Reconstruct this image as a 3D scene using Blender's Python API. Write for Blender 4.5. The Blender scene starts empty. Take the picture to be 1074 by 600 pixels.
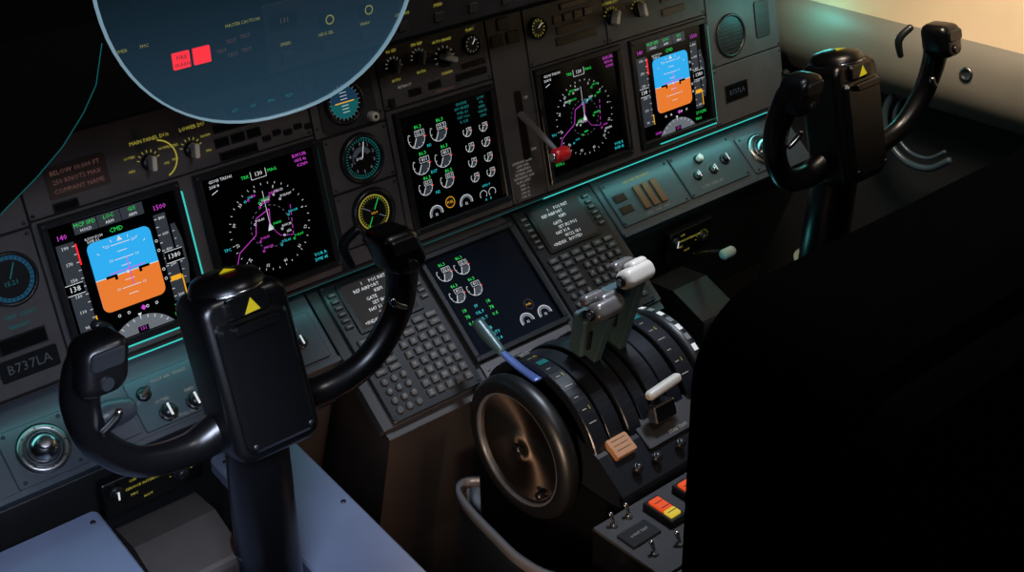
import bpy, math, random
from mathutils import Vector, Matrix
random.seed(7)
sc=bpy.context.scene
sc.view_settings.view_transform='Standard'
sc.view_settings.look='None'
# ------------------------------------------------------------ materials
def lin(c):
    return tuple(((x/255)/12.92 if x/255<=.04045 else ((x/255+.055)/1.055)**2.4) for x in c)
MATS={}
def mat(name,col,rough=.5,metal=0,emit=0,noise=0,bump=0,scale=60,spec=.5,coat=0):
    m=bpy.data.materials.new(name); m.use_nodes=True; nt=m.node_tree
    p=nt.nodes['Principled BSDF']; c=lin(col)+(1,)
    p.inputs['Base Color'].default_value=c; p.inputs['Roughness'].default_value=rough
    p.inputs['Metallic'].default_value=metal
    p.inputs['Specular IOR Level'].default_value=spec
    p.inputs['Coat Weight'].default_value=coat
    if emit:
        p.inputs['Emission Color'].default_value=c; p.inputs['Emission Strength'].default_value=emit
        p.inputs['Base Color'].default_value=(c[0]*.1,c[1]*.1,c[2]*.1,1)
    if noise or bump:
        tc=nt.nodes.new('ShaderNodeTexCoord'); n=nt.nodes.new('ShaderNodeTexNoise')
        n.inputs['Scale'].default_value=scale; n.inputs['Detail'].default_value=4
        nt.links.new(tc.outputs['Object'],n.inputs['Vector'])
        if noise:
            r=nt.nodes.new('ShaderNodeValToRGB')
            r.color_ramp.elements[0].position=.3; r.color_ramp.elements[1].position=.7
            r.color_ramp.elements[0].color=tuple(x*(1-noise) for x in c[:3])+(1,)
            r.color_ramp.elements[1].color=tuple(min(1,x*(1+noise)) for x in c[:3])+(1,)
            nt.links.new(n.outputs[0],r.inputs[0]); nt.links.new(r.outputs[0],p.inputs['Base Color'])
        if bump:
            bm=nt.nodes.new('ShaderNodeBump'); bm.inputs['Strength'].default_value=bump
            bm.inputs['Distance'].default_value=.002
            nt.links.new(n.outputs[0],bm.inputs['Height']); nt.links.new(bm.outputs[0],p.inputs['Normal'])
    MATS[name]=m; return name
mat('panel_grey',(76,72,74),.5,noise=.12,bump=.15,scale=25)
mat('panel_edge',(44,43,45),.45)
mat('panel_gap',(7,7,8),.8)
mat('shelf_grey',(66,72,80),.38,noise=.1,scale=20)
mat('inset_black',(10,10,11),.35)
mat('window_black',(12,11,12),.25)
mat('bezel',(26,28,31),.32)
mat('screen_black',(3,4,6),.12)
mat('lower_screen',(14,19,28),.12)
mat('plastic_black',(8,8,10),.3,bump=.05,scale=200)
mat('quadrant_black',(20,22,27),.3,bump=.05,scale=200)
mat('rubber_black',(11,11,13),.42)
mat('seat_fabric',(4,4,5),.95,bump=.4,scale=300,spec=.05)
mat('metal',(170,172,175),.22,1)
mat('metal_brushed',(150,148,148),.34,1,noise=.2,scale=15)
mat('screw',(70,70,72),.35,.6)
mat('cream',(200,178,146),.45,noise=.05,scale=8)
mat('cream_shaded',(128,122,110),.5,noise=.06,scale=8)  # cream with the shade of the lower sill mixed into its colour
mat('knob_white',(225,218,205),.35)
mat('knob_grey',(140,135,130),.35)
mat('lever_white',(188,180,170),.3)
mat('lever_silver',(112,108,106),.28,.5)
mat('lever_grey',(66,86,88),.35,.3)
mat('gear_shaft',(140,134,134),.35,.4)
mat('blue_arm',(84,104,160),.35,.5)
mat('kick_dark',(34,34,36),.5,noise=.1,scale=12)
mat('stand_dark',(40,36,35),.32,noise=.15,scale=10)
mat('blue_floor_panel',(112,122,148),.4,noise=.06,scale=12)
mat('box_tan',(66,60,57),.45,noise=.1,scale=20)
mat('box_dark',(38,38,40),.45,noise=.1,scale=20)
mat('rim_grey',(72,73,78),.32)
mat('hose_dark',(70,82,92),.35,.3)
mat('carpet',(22,22,25),.9,noise=.3,scale=120)
mat('wall_dark',(34,35,38),.8)
mat('glare_black',(7,7,9),.8,bump=.2,scale=150,spec=.2)
mat('e_white',(218,222,226),.4,emit=.9)
mat('e_grey',(120,126,134),.4,emit=.65)
mat('e_dgrey',(56,62,70),.4,emit=.65)
mat('e_green',(40,220,90),.4,emit=.85)
mat('e_cyan',(50,210,220),.4,emit=.8)
mat('e_teal',(30,135,130),.4,emit=.7)
mat('e_sky',(42,170,236),.4,emit=1.0)
mat('e_orange',(228,120,44),.4,emit=1.0)
mat('e_magenta',(215,70,215),.4,emit=.85)
mat('e_amber',(250,180,40),.4,emit=.85)
mat('e_red',(255,26,32),.4,emit=1.7)
mat('e_label',(175,172,165),.5,emit=.42)
mat('e_ylabel',(190,180,70),.5,emit=.6)
mat('e_brown',(110,76,68),.5,emit=.6)
mat('e_tealglow',(60,205,196),.4,emit=.9)  # teal light on panel and bezel edges, painted as glow
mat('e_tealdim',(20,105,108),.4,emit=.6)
mat('e_fireorange',(235,80,25),.4,emit=.8)
mat('e_fireyellow',(235,205,60),.4,emit=.7)
mat('lens_blue',(50,100,140),.15,emit=.25)
mat('knob_red',(190,28,30),.3)
mat('placard_brown',(56,38,36),.6)
mat('tag_tan',(160,112,76),.5)
mat('ink_yellow',(235,215,30),.5,emit=.5)
mat('screen_grey',(46,43,42),.5,emit=.6,spec=.2); mat('key_grey',(54,52,52),.45)
mat('shelf_teal_lit',(60,78,86),.35,noise=.1,scale=20); mat('brown_strip',(120,72,40),.5)  # teal shelf plates: light from the lip mixed into the shelf colour
mat('rim_glow',(165,205,225),.2,emit=.45)  # light caught by the glass rim, painted as a pale glow
m=bpy.data.materials.new('wheel_disc'); m.use_nodes=True; nt=m.node_tree; p=nt.nodes['Principled BSDF']
p.inputs['Base Color'].default_value=lin((112,96,86))+(1,); p.inputs['Metallic'].default_value=1; p.inputs['Roughness'].default_value=.4; p.inputs['Anisotropic'].default_value=.85
tg=nt.nodes.new('ShaderNodeTangent'); tg.direction_type='RADIAL'; tg.axis='X'; nt.links.new(tg.outputs[0],p.inputs['Tangent']); MATS['wheel_disc']=m
m=bpy.data.materials.new('combiner_glass'); m.use_nodes=True; nt=m.node_tree; nt.nodes.clear()
o=nt.nodes.new('ShaderNodeOutputMaterial'); tr=nt.nodes.new('ShaderNodeBsdfTransparent'); tr.inputs[0].default_value=(.92,.96,.98,1)
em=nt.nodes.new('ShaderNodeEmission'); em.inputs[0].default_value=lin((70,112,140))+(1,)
# haze painted as emission, brighter toward the glass' lower edge
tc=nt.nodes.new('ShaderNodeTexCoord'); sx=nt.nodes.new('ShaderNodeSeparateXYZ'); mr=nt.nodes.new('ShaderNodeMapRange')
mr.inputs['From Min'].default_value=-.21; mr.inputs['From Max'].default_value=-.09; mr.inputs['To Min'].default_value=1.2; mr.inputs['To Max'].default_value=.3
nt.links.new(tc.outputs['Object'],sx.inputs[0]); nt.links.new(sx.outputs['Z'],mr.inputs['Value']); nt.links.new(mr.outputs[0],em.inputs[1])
gl=nt.nodes.new('ShaderNodeBsdfGlossy'); gl.inputs['Roughness'].default_value=.05; gl.inputs[0].default_value=(.5,.7,.9,1)
m1=nt.nodes.new('ShaderNodeMixShader'); m1.inputs[0].default_value=.12
m2=nt.nodes.new('ShaderNodeMixShader'); m2.inputs[0].default_value=.04
nt.links.new(tr.outputs[0],m1.inputs[1]); nt.links.new(em.outputs[0],m1.inputs[2])
nt.links.new(m1.outputs[0],m2.inputs[1]); nt.links.new(gl.outputs[0],m2.inputs[2]); nt.links.new(m2.outputs[0],o.inputs[0])
MATS['combiner_glass']=m
# ------------------------------------------------------------ frames & builder
class Fr:
    def __init__(s,o,x,y):
        s.o=Vector(o); s.x=Vector(x).normalized(); s.y=Vector(y).normalized(); s.n=s.x.cross(s.y)
    def w(s,p): return s.o+s.x*p[0]+s.y*p[1]+s.n*p[2]
    def at(s,a,b,c=0,rot=0):
        ca,sa=math.cos(rot),math.sin(rot)
        return Fr(s.w((a,b,c)),s.x*ca+s.y*sa,s.y*ca-s.x*sa)
WORLD=Fr((0,0,0),(1,0,0),(0,1,0))
T=math.radians(12)
MIP=Fr((0,0,0),(1,0,0),(0,math.sin(T),math.cos(T)))
PH=.873
PED=Fr((0,-.096,-.2115),(1,0,0),(0,math.sin(PH),math.cos(PH)))
_tc={}
def textmesh(s):
    if s in _tc: return _tc[s]
    cu=bpy.data.curves.new('t','FONT'); cu.body=s; cu.resolution_u=1; cu.align_x='CENTER'; cu.align_y='CENTER'
    ob=bpy.data.objects.new('t',cu); me=ob.to_mesh()
    r=([tuple(v.co) for v in me.vertices],[tuple(p.vertices) for p in me.polygons])
    ob.to_mesh_clear(); bpy.data.objects.remove(ob); bpy.data.curves.remove(cu)
    _tc[s]=r; return r
class B:
    def __init__(s,name,f=WORLD):
        s.name=name; s.f=f; s.v=[]; s.fc=[]; s.mi=[]; s.sm=[]; s.slots=[]
    def add(s,vs,fs,m,smooth=False):
        if m not in s.slots: s.slots.append(m)
        k=s.slots.index(m); n=len(s.v)
        s.v+= [s.f.w(p) for p in vs]
        for f in fs:
            s.fc.append([n+i for i in f]); s.mi.append(k); s.sm.append(smooth)
    def prism(s,poly,c0,c1,m,ch=0,smooth=False,bottom=True):
        n=len(poly)
        if ch:
            ins=[]
            for i in range(n):
                p=Vector(poly[i]);a=Vector(poly[i-1]);b=Vector(poly[(i+1)%n])
                e1=(p-a);e2=(b-p)
                if e1.length<1e-9 or e2.length<1e-9: ins.append(tuple(p)); continue
                e1.normalize();e2.normalize()
                n1=Vector((-e1.y,e1.x));n2=Vector((-e2.y,e2.x)); nn=(n1+n2)
                nn=nn.normalized() if nn.length>1e-6 else n1
                d=max(.5,nn.dot(n1)); ins.append(tuple(p+nn*ch/d))
            L=[(p[0],p[1],c0) for p in poly]+[(p[0],p[1],c1-ch) for p in poly]+[(p[0],p[1],c1) for p in ins]
            fs=[]
            for k in (0,1):
                for i in range(n):
                    j=(i+1)%n; fs.append((k*n+i,k*n+j,k*n+n+j,k*n+n+i))
            s.add(L,fs,m,smooth); s.add(L[2*n:],[tuple(range(n))],m)
            if bottom: s.add(L[:n],[tuple(range(n-1,-1,-1))],m)
        else:
            L=[(p[0],p[1],c0) for p in poly]+[(p[0],p[1],c1) for p in poly]
            s.add(L,[(i,(i+1)%n,n+(i+1)%n,n+i) for i in range(n)],m,smooth)
            s.add(L[n:],[tuple(range(n))],m)
            if bottom: s.add(L[:n],[tuple(range(n-1,-1,-1))],m)
    def rrpoly(s,a0,a1,b0,b1,r,k=4):
        r=min(r,(a1-a0)/2*.99,(b1-b0)/2*.99)
        if r<=0: return [(a0,b0),(a1,b0),(a1,b1),(a0,b1)]
        P=[]
        for cx,cy,st in ((a1-r,b0+r,-90),(a1-r,b1-r,0),(a0+r,b1-r,90),(a0+r,b0+r,180)):
            for i in range(k+1):
                t=math.radians(st+90*i/k); P.append((cx+r*math.cos(t),cy+r*math.sin(t)))
        return P
    def rr(s,a0,a1,b0,b1,c0,c1,m,r=0,ch=0,k=3): s.prism(s.rrpoly(a0,a1,b0,b1,r,k),c0,c1,m,ch)
    def pillow(s,a0,a1,b0,b1,c0,c1,m,r,ch,k=6):
        # rounded box: rounded outline with rounded edges at both faces
        L=[];cnt=None
        lay=[]
        for i in range(5):
            t=math.pi/2*i/4; lay.append((c0+ch-ch*math.cos(t),ch-ch*math.sin(t)))
        for i in range(5):
            t=math.pi/2*i/4; lay.append((c1-ch+ch*math.sin(t),ch-ch*math.cos(t)))
        for c,ins in lay:
            P=s.rrpoly(a0+ins,a1-ins,b0+ins,b1-ins,max(r-ins,.0006),k); cnt=len(P)
            L+=[(x,y,c) for x,y in P]
        fs=[]
        for q in range(len(lay)-1):
            for i in range(cnt):
                j=(i+1)%cnt; fs.append((q*cnt+i,q*cnt+j,(q+1)*cnt+j,(q+1)*cnt+i))
        fs.append(tuple(range(cnt-1,-1,-1))); N_=len(L); fs.append(tuple(range(N_-cnt,N_)))
        s.add(L,fs,m,True)
    def flat(s,a0,a1,b0,b1,c,m,r=0):
        P=s.rrpoly(a0,a1,b0,b1,r,4); s.add([(x,y,c) for x,y in P],[tuple(range(len(P)))],m)
    def poly(s,P,c,m): s.add([(x,y,c) for x,y in P],[tuple(range(len(P)))],m)
    def cyl(s,a,b,r,c0,c1,m,n=20,ch=0):
        s.prism([(a+r*math.cos(2*math.pi*i/n),b+r*math.sin(2*math.pi*i/n)) for i in range(n)],c0,c1,m,ch,smooth=n>8)
    def lathe(s,a,b,prof,m,n=24,smooth=True):
        L=[];fs=[]
        for r,c in prof:
            L+=[(a+r*math.cos(2*math.pi*i/n),b+r*math.sin(2*math.pi*i/n),c) for i in range(n)]
        for k in range(len(prof)-1):
            for i in range(n):
                j=(i+1)%n; fs.append((k*n+i,k*n+j,k*n+n+j,k*n+n+i))
        s.add(L,fs,m,smooth)
    def ball(s,a,b,c,r,m,n=20):
        s.lathe(a,b,[(max(r*math.sin(math.pi*i/12),1e-5),c-r*math.cos(math.pi*i/12)) for i in range(13)],m,n)
    def line(s,p,q,w,c,m):
        d=Vector((q[0]-p[0],q[1]-p[1])); 
        if d.length<1e-9:return
        d.normalize(); n=Vector((-d.y,d.x))*w/2
        s.add([(p[0]-n.x,p[1]-n.y,c),(q[0]-n.x,q[1]-n.y,c),(q[0]+n.x,q[1]+n.y,c),(p[0]+n.x,p[1]+n.y,c)],[(0,1,2,3)],m)
    def ring(s,a,b,r0,r1,c,m,t0=0,t1=360,n=32):
        L=[];fs=[]
        n=max(3,int(n*abs(t1-t0)/360))
        for i in range(n+1):
            t=math.radians(t0+(t1-t0)*i/n)
            L+=[(a+r0*math.cos(t),b+r0*math.sin(t),c),(a+r1*math.cos(t),b+r1*math.sin(t),c)]
            if i: fs.append((2*i-2,2*i-1,2*i+1,2*i))
        s.add(L,fs,m)
    def text(s,t,a,b,h,c,m,rot=0):
        vs,fs=textmesh(t); ca,sa=math.cos(rot),math.sin(rot)
        s.add([(a+h*(x*ca-y*sa),b+h*(x*sa+y*ca),c) for x,y,z in vs],fs,m)
    def tube(s,pts,rad,m,n=16,up=(0,1,0),sub=6,cap=True):
        P=[Vector(p) for p in pts]; R=[(r,r) if not isinstance(r,tuple) else r for r in rad]
        Q=[];RR=[]
        N=len(P)
        for i in range(N-1):
            p0=P[max(i-1,0)];p1=P[i];p2=P[i+1];p3=P[min(i+2,N-1)]
            for k in range(sub):
                t=k/sub
                Q.append(.5*((2*p1)+(p2-p0)*t+(2*p0-5*p1+4*p2-p3)*t*t+(3*p1-p0-3*p2+p3)*t**3))
                RR.append((R[i][0]*(1-t)+R[i+1][0]*t,R[i][1]*(1-t)+R[i+1][1]*t))
        Q.append(P[-1]);RR.append(R[-1])
        if cap:
            d0=(Q[0]-Q[1]).normalized();d1=(Q[-1]-Q[-2]).normalized()
            r0=RR[0];r1=RR[-1]
            Q=[Q[0]+d0*r0[0]*.5,Q[0]+d0*r0[0]*.35]+Q+[Q[-1]+d1*r1[0]*.35,Q[-1]+d1*r1[0]*.5]
            RR=[(r0[0]*.4,r0[1]*.4),(r0[0]*.8,r0[1]*.8)]+RR+[(r1[0]*.8,r1[1]*.8),(r1[0]*.4,r1[1]*.4)]
        L=[];fs=[]; upv=Vector(up)
        for i,q in enumerate(Q):
            d=(Q[min(i+1,len(Q)-1)]-Q[max(i-1,0)]).normalized()
            a=d.cross(upv); a=a.normalized() if a.length>1e-4 else Vector((1,0,0))
            b=a.cross(d).normalized()
            for k in range(n):
                t=2*math.pi*k/n
                L.append(tuple(q+a*RR[i][0]*math.cos(t)+b*RR[i][1]*math.sin(t)))
            if i:
                for k in range(n):
                    j=(k+1)%n; fs.append(((i-1)*n+k,(i-1)*n+j,i*n+j,i*n+k))
        s.add(L,fs,m,True)
        s.add(L[:n],[tuple(range(n))],m); s.add(L[-n:],[tuple(range(n-1,-1,-1))],m)
    def build(s,bevel=0):
        lo=Vector([min(v[i] for v in s.v) for i in range(3)]);hi=Vector([max(v[i] for v in s.v) for i in range(3)])
        c=(lo+hi)/2
        me=bpy.data.meshes.new(s.name); me.from_pydata([tuple(v-c) for v in s.v],[],s.fc)
        for k in s.slots: me.materials.append(MATS[k])
        me.polygons.foreach_set('material_index',s.mi); me.polygons.foreach_set('use_smooth',s.sm); me.update()
        ob=bpy.data.objects.new(s.name,me); ob.location=c; bpy.context.collection.objects.link(ob)
        if bevel:
            b=ob.modifiers.new('b','BEVEL'); b.width=bevel; b.segments=3; b.limit_method='ANGLE'; b.angle_limit=math.radians(40)
        return ob
def knob(b,u,v,r,h,m='knob_grey',ptr=True,skirt=True,ang=90):
    if skirt: b.lathe(u,v,[(r*1.35,.003),(r*1.35,.006),(r*1.1,.008),(r*.9,.008)],'bezel',20)
    b.lathe(u,v,[(r,.003),(r*.95,h*.8),(r*.8,h),(1e-5,h)],m,18)
    if ptr:
        t=math.radians(ang); ca,sa=math.cos(t),math.sin(t)
        b.line((u-ca*r*.9,v-sa*r*.9),(u+ca*r,v+sa*r),r*.35,h+.0008,'e_white')
def bar_knob(b,u,v,r,h,ang=60,m='knob_white'):
    b.lathe(u,v,[(r*1.2,.003),(r*1.2,.007),(r,.009),(1e-5,.009)],'inset_black',20)
    f=b.f; b.f=f.at(u,v,0,math.radians(ang)); b.rr(-r*1.1,r*1.1,-r*.38,r*.38,.006,h,m,r*.3,r*.12); b.f=f
def ticks(b,u,v,r0,r1,w,c,m,n=12,t0=0,t1=360):
    for i in range(n):
        t=math.radians(t0+(t1-t0)*i/max(1,(n-1 if t1-t0<360 else n)))
        b.line((u+r0*math.cos(t),v+r0*math.sin(t)),(u+r1*math.cos(t),v+r1*math.sin(t)),w,c,m)
def screw(b,u,v,r=.0028,c=.003):
    b.lathe(u,v,[(r,c),(r,c+.0008),(1e-5,c+.001)],'screw',8)
    b.line((u-r*.7,v),(u+r*.7,v),r*.3,c+.0013,'inset_black')
def plate(b,u0,u1,v0,v1,m='panel_grey',c=.003,scr=True,gap=.0015):
    b.rr(u0+gap,u1-gap,v0+gap,v1-gap,0,c,m,.003,.0008)
    if scr:
        for u in (u0+.007,u1-.007):
            for v in (v0+.007,v1-.007): screw(b,u,v,.0028,c)
def win(b,u0,u1,v0,v1,c=.003):
    b.rr(u0,u1,v0,v1,c,c+.002,'bezel',.001,.0006); b.flat(u0+.002,u1-.002,v0+.002,v1-.002,c+.0024,'window_black')
# ------------------------------------------------------------ MIP
b=B('main_instrument_panel',MIP)
b.rr(-.86,.86,-.118,.235,-.02,0,'panel_gap')
plate(b,-.86,-.655,-.115,.10); plate(b,-.86,-.655,.10,.235)
plate(b,-.655,-.215,.105,.235)
plate(b,-.655,-.215,-.115,.105,scr=False,gap=.001)
plate(b,-.215,-.085,.105,.235); plate(b,-.215,-.085,.095,.185,scr=False,c=.0035)
plate(b,-.205,-.085,.005,.094); plate(b,-.205,-.085,-.085,.004); plate(b,-.205,-.085,-.115,-.085,scr=False)
plate(b,-.085,.135,.107,.235); plate(b,-.085,.135,-.115,.107,scr=False)
plate(b,.135,.215,-.115,.235)
plate(b,.215,.40,.105,.235); plate(b,.40,.655,.105,.235)
plate(b,.215,.655,-.115,.105,scr=False,gap=.001)
plate(b,.655,.86,-.0,.235); plate(b,.655,.86,-.115,0)
C=.0045
for u,v,txt,r in ((-.476,.137,'MAIN PANEL DUs',.008),(-.411,.137,'LOWER DU',.008)):
    bar_knob(b,u,v,.0095,.024,80); b.text(txt,u+.008,.168,.0075,C,'e_ylabel')
    ticks(b,u,v,.014,.018,.001,C,'e_ylabel',7,20,160)
    for du,dv,s_ in ((-.026,.013,'OUTBD'),(.025,.014,'NORM'),(.025,-.008,'PFD'),(-.027,-.006,'MFD')): b.text(s_,u+du,v+dv,.005,C,'e_ylabel')
b.ring(-.462,.137,.026,.028,C,'e_ylabel',-70,80)
b.rr(-.62,-.535,.125,.168,.003,.0042,'placard_brown',.002)
for i,s_ in enumerate(('BELOW 10,000 FT','250 KNOTS MAX','COMPANY NAME')): b.text(s_,-.578,.159-.0125*i,.009,.0046,'e_brown')
win(b,-.62,-.585,.107,.12)
for i in range(3):
    win(b,-.375+i*.026,-.352+i*.026,.128,.142)
win(b,-.372,-.31,.108,.121); win(b,-.372,-.31,.149,.160)
for i in range(5): b.rr(-.30+i*.018,-.287+i*.018,.118+.004*(i%2),.126+.004*(i%2),.003,.006,'inset_black',.001)
for i,s_ in enumerate(('A/T','A/P','FMC','TEST')):
    win(b,-.345+i*.03,-.322+i*.03,.167,.180); b.text(s_,-.333+i*.03,.1735,.006,.0058,'e_teal')
def bezelring(u,v,r,c=.003):
    b.lathe(u,v,[(r*1.22,c),(r*1.22,c+.004),(r*1.1,c+.008),(r,c+.008),(r,c+.002)],'bezel',32)
b.rr(-.200,-.098,.098,.182,.003,.006,'panel_edge',.012,.001)
bezelring(-.155,.141,.029,.004)
b.cyl(-.155,.141,.029,.004,.006,'inset_black',28)
b.ring(-.155,.141,0,.025,.0078,'lens_blue',0,180); b.ring(-.155,.141,0,.025,.0078,'e_tealdim',180,360)
ticks(b,-.155,.141,.024,.028,.001,.0085,'e_grey',24); b.line((-.172,.141),(-.138,.141),.0015,.0087,'e_amber')
for i in range(-3,4):
    if i: b.line((-.155-.006,.141+i*.005),(-.155+.006,.141+i*.005),.0007,.0086,'e_white')
b.lathe(-.112,.108,[(.008,.005),(.0075,.018),(.006,.02),(1e-5,.02)],'knob_white',16)
b.cyl(-.112,.108,.003,.02,.0205,'inset_black',10)
bezelring(-.142,.049,.033)
b.cyl(-.142,.049,.033,.003,.005,'inset_black',28)
ticks(b,-.142,.049,.026,.031,.0008,.0055,'e_teal',40); b.ring(-.142,.049,.0315,.032,.0055,'e_teal')
b.ring(-.142,.049,.010,.018,.0054,'e_dgrey',20,200)
for i in range(10):
    t=math.radians(90-36*i); b.text(str(i),-.142+.022*math.cos(t),.049+.022*math.sin(t),.0075,.0056,'e_grey')
b.line((-.142,.049),(-.135,.073),.0012,.006,'e_white'); b.flat(-.158,-.138,.045,.053,.0058,'bezel'); b.text('29.92',-.148,.049,.005,.006,'e_white')
bezelring(-.141,-.040,.033)
b.cyl(-.141,-.040,.033,.003,.005,'inset_black',28)
b.ring(-.141,-.040,.027,.0285,.0055,'e_ylabel'); ticks(b,-.141,-.040,.022,.027,.0007,.0056,'e_ylabel',36)
b.line((-.155,-.062),(-.128,-.018),.0010,.0058,'e_green'); b.line((-.160,-.028),(-.122,-.052),.0010,.0058,'e_grey')
b.flat(-.150,-.132,-.046,-.036,.006,'window_black'); b.text('113.9',-.141,-.041,.0055,.0062,'e_amber')
for u in (-.165,-.117):
    b.lathe(u,-.078,[(.006,.003),(.0055,.012),(1e-5,.012)],'bezel',12)
for u,v,h in ((-.053,.172,.02),(-.004,.174,.02)): 
    bar_knob(b,u,v,.009,h,70,'knob_grey'); ticks(b,u,v,.012,.016,.0009,C,'e_label',8,0,180)
bar_knob(b,.045,.163,.012,.025,-25,'knob_white'); ticks(b,.045,.163,.016,.020,.0009,C,'e_label',9,-20,200)
b.lathe(.103,.172,[(.017,.003),(.017,.007),(.015,.008),(.014,.005)],'bezel',24); b.cyl(.103,.172,.0145,.003,.005,'inset_black')
ticks(b,.103,.172,.010,.013,.0009,.0056,'e_label',12); b.line((.103,.172),(.110,.180),.001,.006,'e_white')
for u,v,s_ in ((-.053,.196,'N1 SET'),(-.004,.196,'SPD REF'),(.045,.191,'AUTO BRAKE'),(.103,.196,'FLAPS'),(-.053,.15,'AUTO'),(-.004,.152,'BOTH'),(.045,.139,'DISARM')): b.text(s_,u,v,.0062,C,'e_ylabel')
win(b,-.035,-.01,.118,.130); win(b,.005,.03,.120,.132); win(b,.06,.125,.120,.132); win(b,.075,.125,.136,.146)
b.rr(-.075,-.065,.112,.125,.003,.008,'bezel',.001)
b.text('RETRACT',-.04,.138,.006,C,'e_label'); b.text('ANTISKID INOP',.035,.114,.005,C,'e_brown')
b.text('FUEL FLOW',.015,.206,.006,C,'e_ylabel')
b.cyl(.06,.214,.004,.003,.008,'bezel',10)
b.rr(.172,.187,-.045,.075,.003,.0045,'inset_black',.004)
for i,s_ in enumerate(('UP','OFF','DN')): b.text(s_,.196,.06-.045*i,.007,C,'e_label')
win(b,.142,.168,.155,.175); win(b,.176,.202,.155,.175); win(b,.16,.186,.18,.2)
for i,s_ in enumerate(('LANDING GEAR','LIMIT (IAS)','OPERATING','EXTEND 270K','EXTENDED 320K','FLAPS LIMIT','235K  1','180K 10','175K 25','170K 30')):
    b.text(s_,.166 if i<5 else .163,-.045-.0068*i,.006,C,'e_label')
for u,v in ((.245,.168),):
    b.lathe(u,v,[(.019,.003),(.019,.007),(.017,.009),(.016,.005)],'bezel',24); b.cyl(u,v,.0165,.003,.005,'inset_black')
    ticks(b,u,v,.011,.015,.0009,.0056,'e_ylabel',14); b.line((u,v),(u+.009,v+.007),.001,.006,'e_white')
bar_knob(b,.415,.150,.011,.024,70); bar_knob(b,.482,.150,.011,.024,100)
ticks(b,.415,.15,.015,.019,.001,C,'e_ylabel',7,20,160); ticks(b,.482,.15,.015,.019,.001,C,'e_ylabel',7,20,160)
b.text('LOWER DU',.415,.176,.007,C,'e_ylabel'); b.text('MAIN PANEL DUs',.492,.176,.007,C,'e_ylabel')
for i in range(4): win(b,.28+i*.024,.30+i*.024,.166,.18)
win(b,.28,.375,.128,.142); win(b,.285,.345,.147,.16); win(b,.30,.36,.187,.197)
for i in range(4): win(b,.54+i*.026,.562+i*.026,.15,.164)
win(b,.54,.6,.125,.138)
b.lathe(.716,.052,[(.042,.003),(.042,.006),(.038,.008),(.036,.004)],'bezel',28); b.cyl(.716,.052,.036,.003,.0045,'inset_black',28)
for i in range(-4,5):
    L=math.sqrt(max(0,.034**2-(i*.0075)**2)); b.line((.716-L,.052+i*.0075),(.716+L,.052+i*.0075),.002,.005,'panel_edge')
ticks(b,.716,.052,.03,.035,.001,.0052,'e_dgrey',24); ticks(b,.716,.052,.012,.024,.001,.0053,'e_dgrey',16)
win(b,.685,.75,-.075,-.04,.003); b.text('B737LA',.7175,-.0575,.014,.0058,'e_dgrey')
b.rr(.79,.83,.03,.1,.003,.006,'panel_edge',.004)
for i in range(3): b.text('HDG TEST',.81,.09-.02*i,.006,.0066,'e_dgrey')
b.lathe(-.700,.042,[(.037,.003),(.037,.008),(.033,.009),(.032,.004)],'bezel',28); b.cyl(-.70,.042,.032,.003,.0045,'lens_blue',28)
b.cyl(-.70,.042,.026,.0045,.005,'inset_black',28)
ticks(b,-.70,.042,.026,.031,.001,.0053,'e_tealdim',30); b.line((-.70,.042),(-.69,.062),.0015,.0055,'e_tealdim'); b.text('15:21',-.70,.036,.009,.0054,'e_tealdim')
b.text('MAP  LIGHT',-.70,-.008,.008,C,'e_tealdim'); b.text('BRIGHT',-.705,-.022,.008,C,'e_tealdim')
win(b,-.74,-.675,-.055,-.033); b.rr(-.748,-.668,-.092,-.062,.003,.005,'inset_black',.003); b.text('B737LA',-.708,-.077,.019,.0054,'e_dgrey')
for i,s_ in enumerate(('NOSE WHEEL','STEERING','ALT  NORM')): b.text(s_,-.71,.135-.012*i,.008,C,'e_dgrey')
knob(b,-.71,.175,.009,.02,'bezel')
b.rr(-.86,.86,-.1205,-.1165,-.004,.0045,'panel_edge',.001)
b.rr(-.64,-.42,-.1228,-.1205,-.001,.0045,'e_tealglow'); b.rr(.20,.80,-.1228,-.1205,-.001,.0045,'e_tealglow'); b.rr(-.42,.20,-.1216,-.1205,-.001,.0045,'e_tealdim')  # teal glare along the bottom lip painted as glowing strips
b.build()
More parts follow.
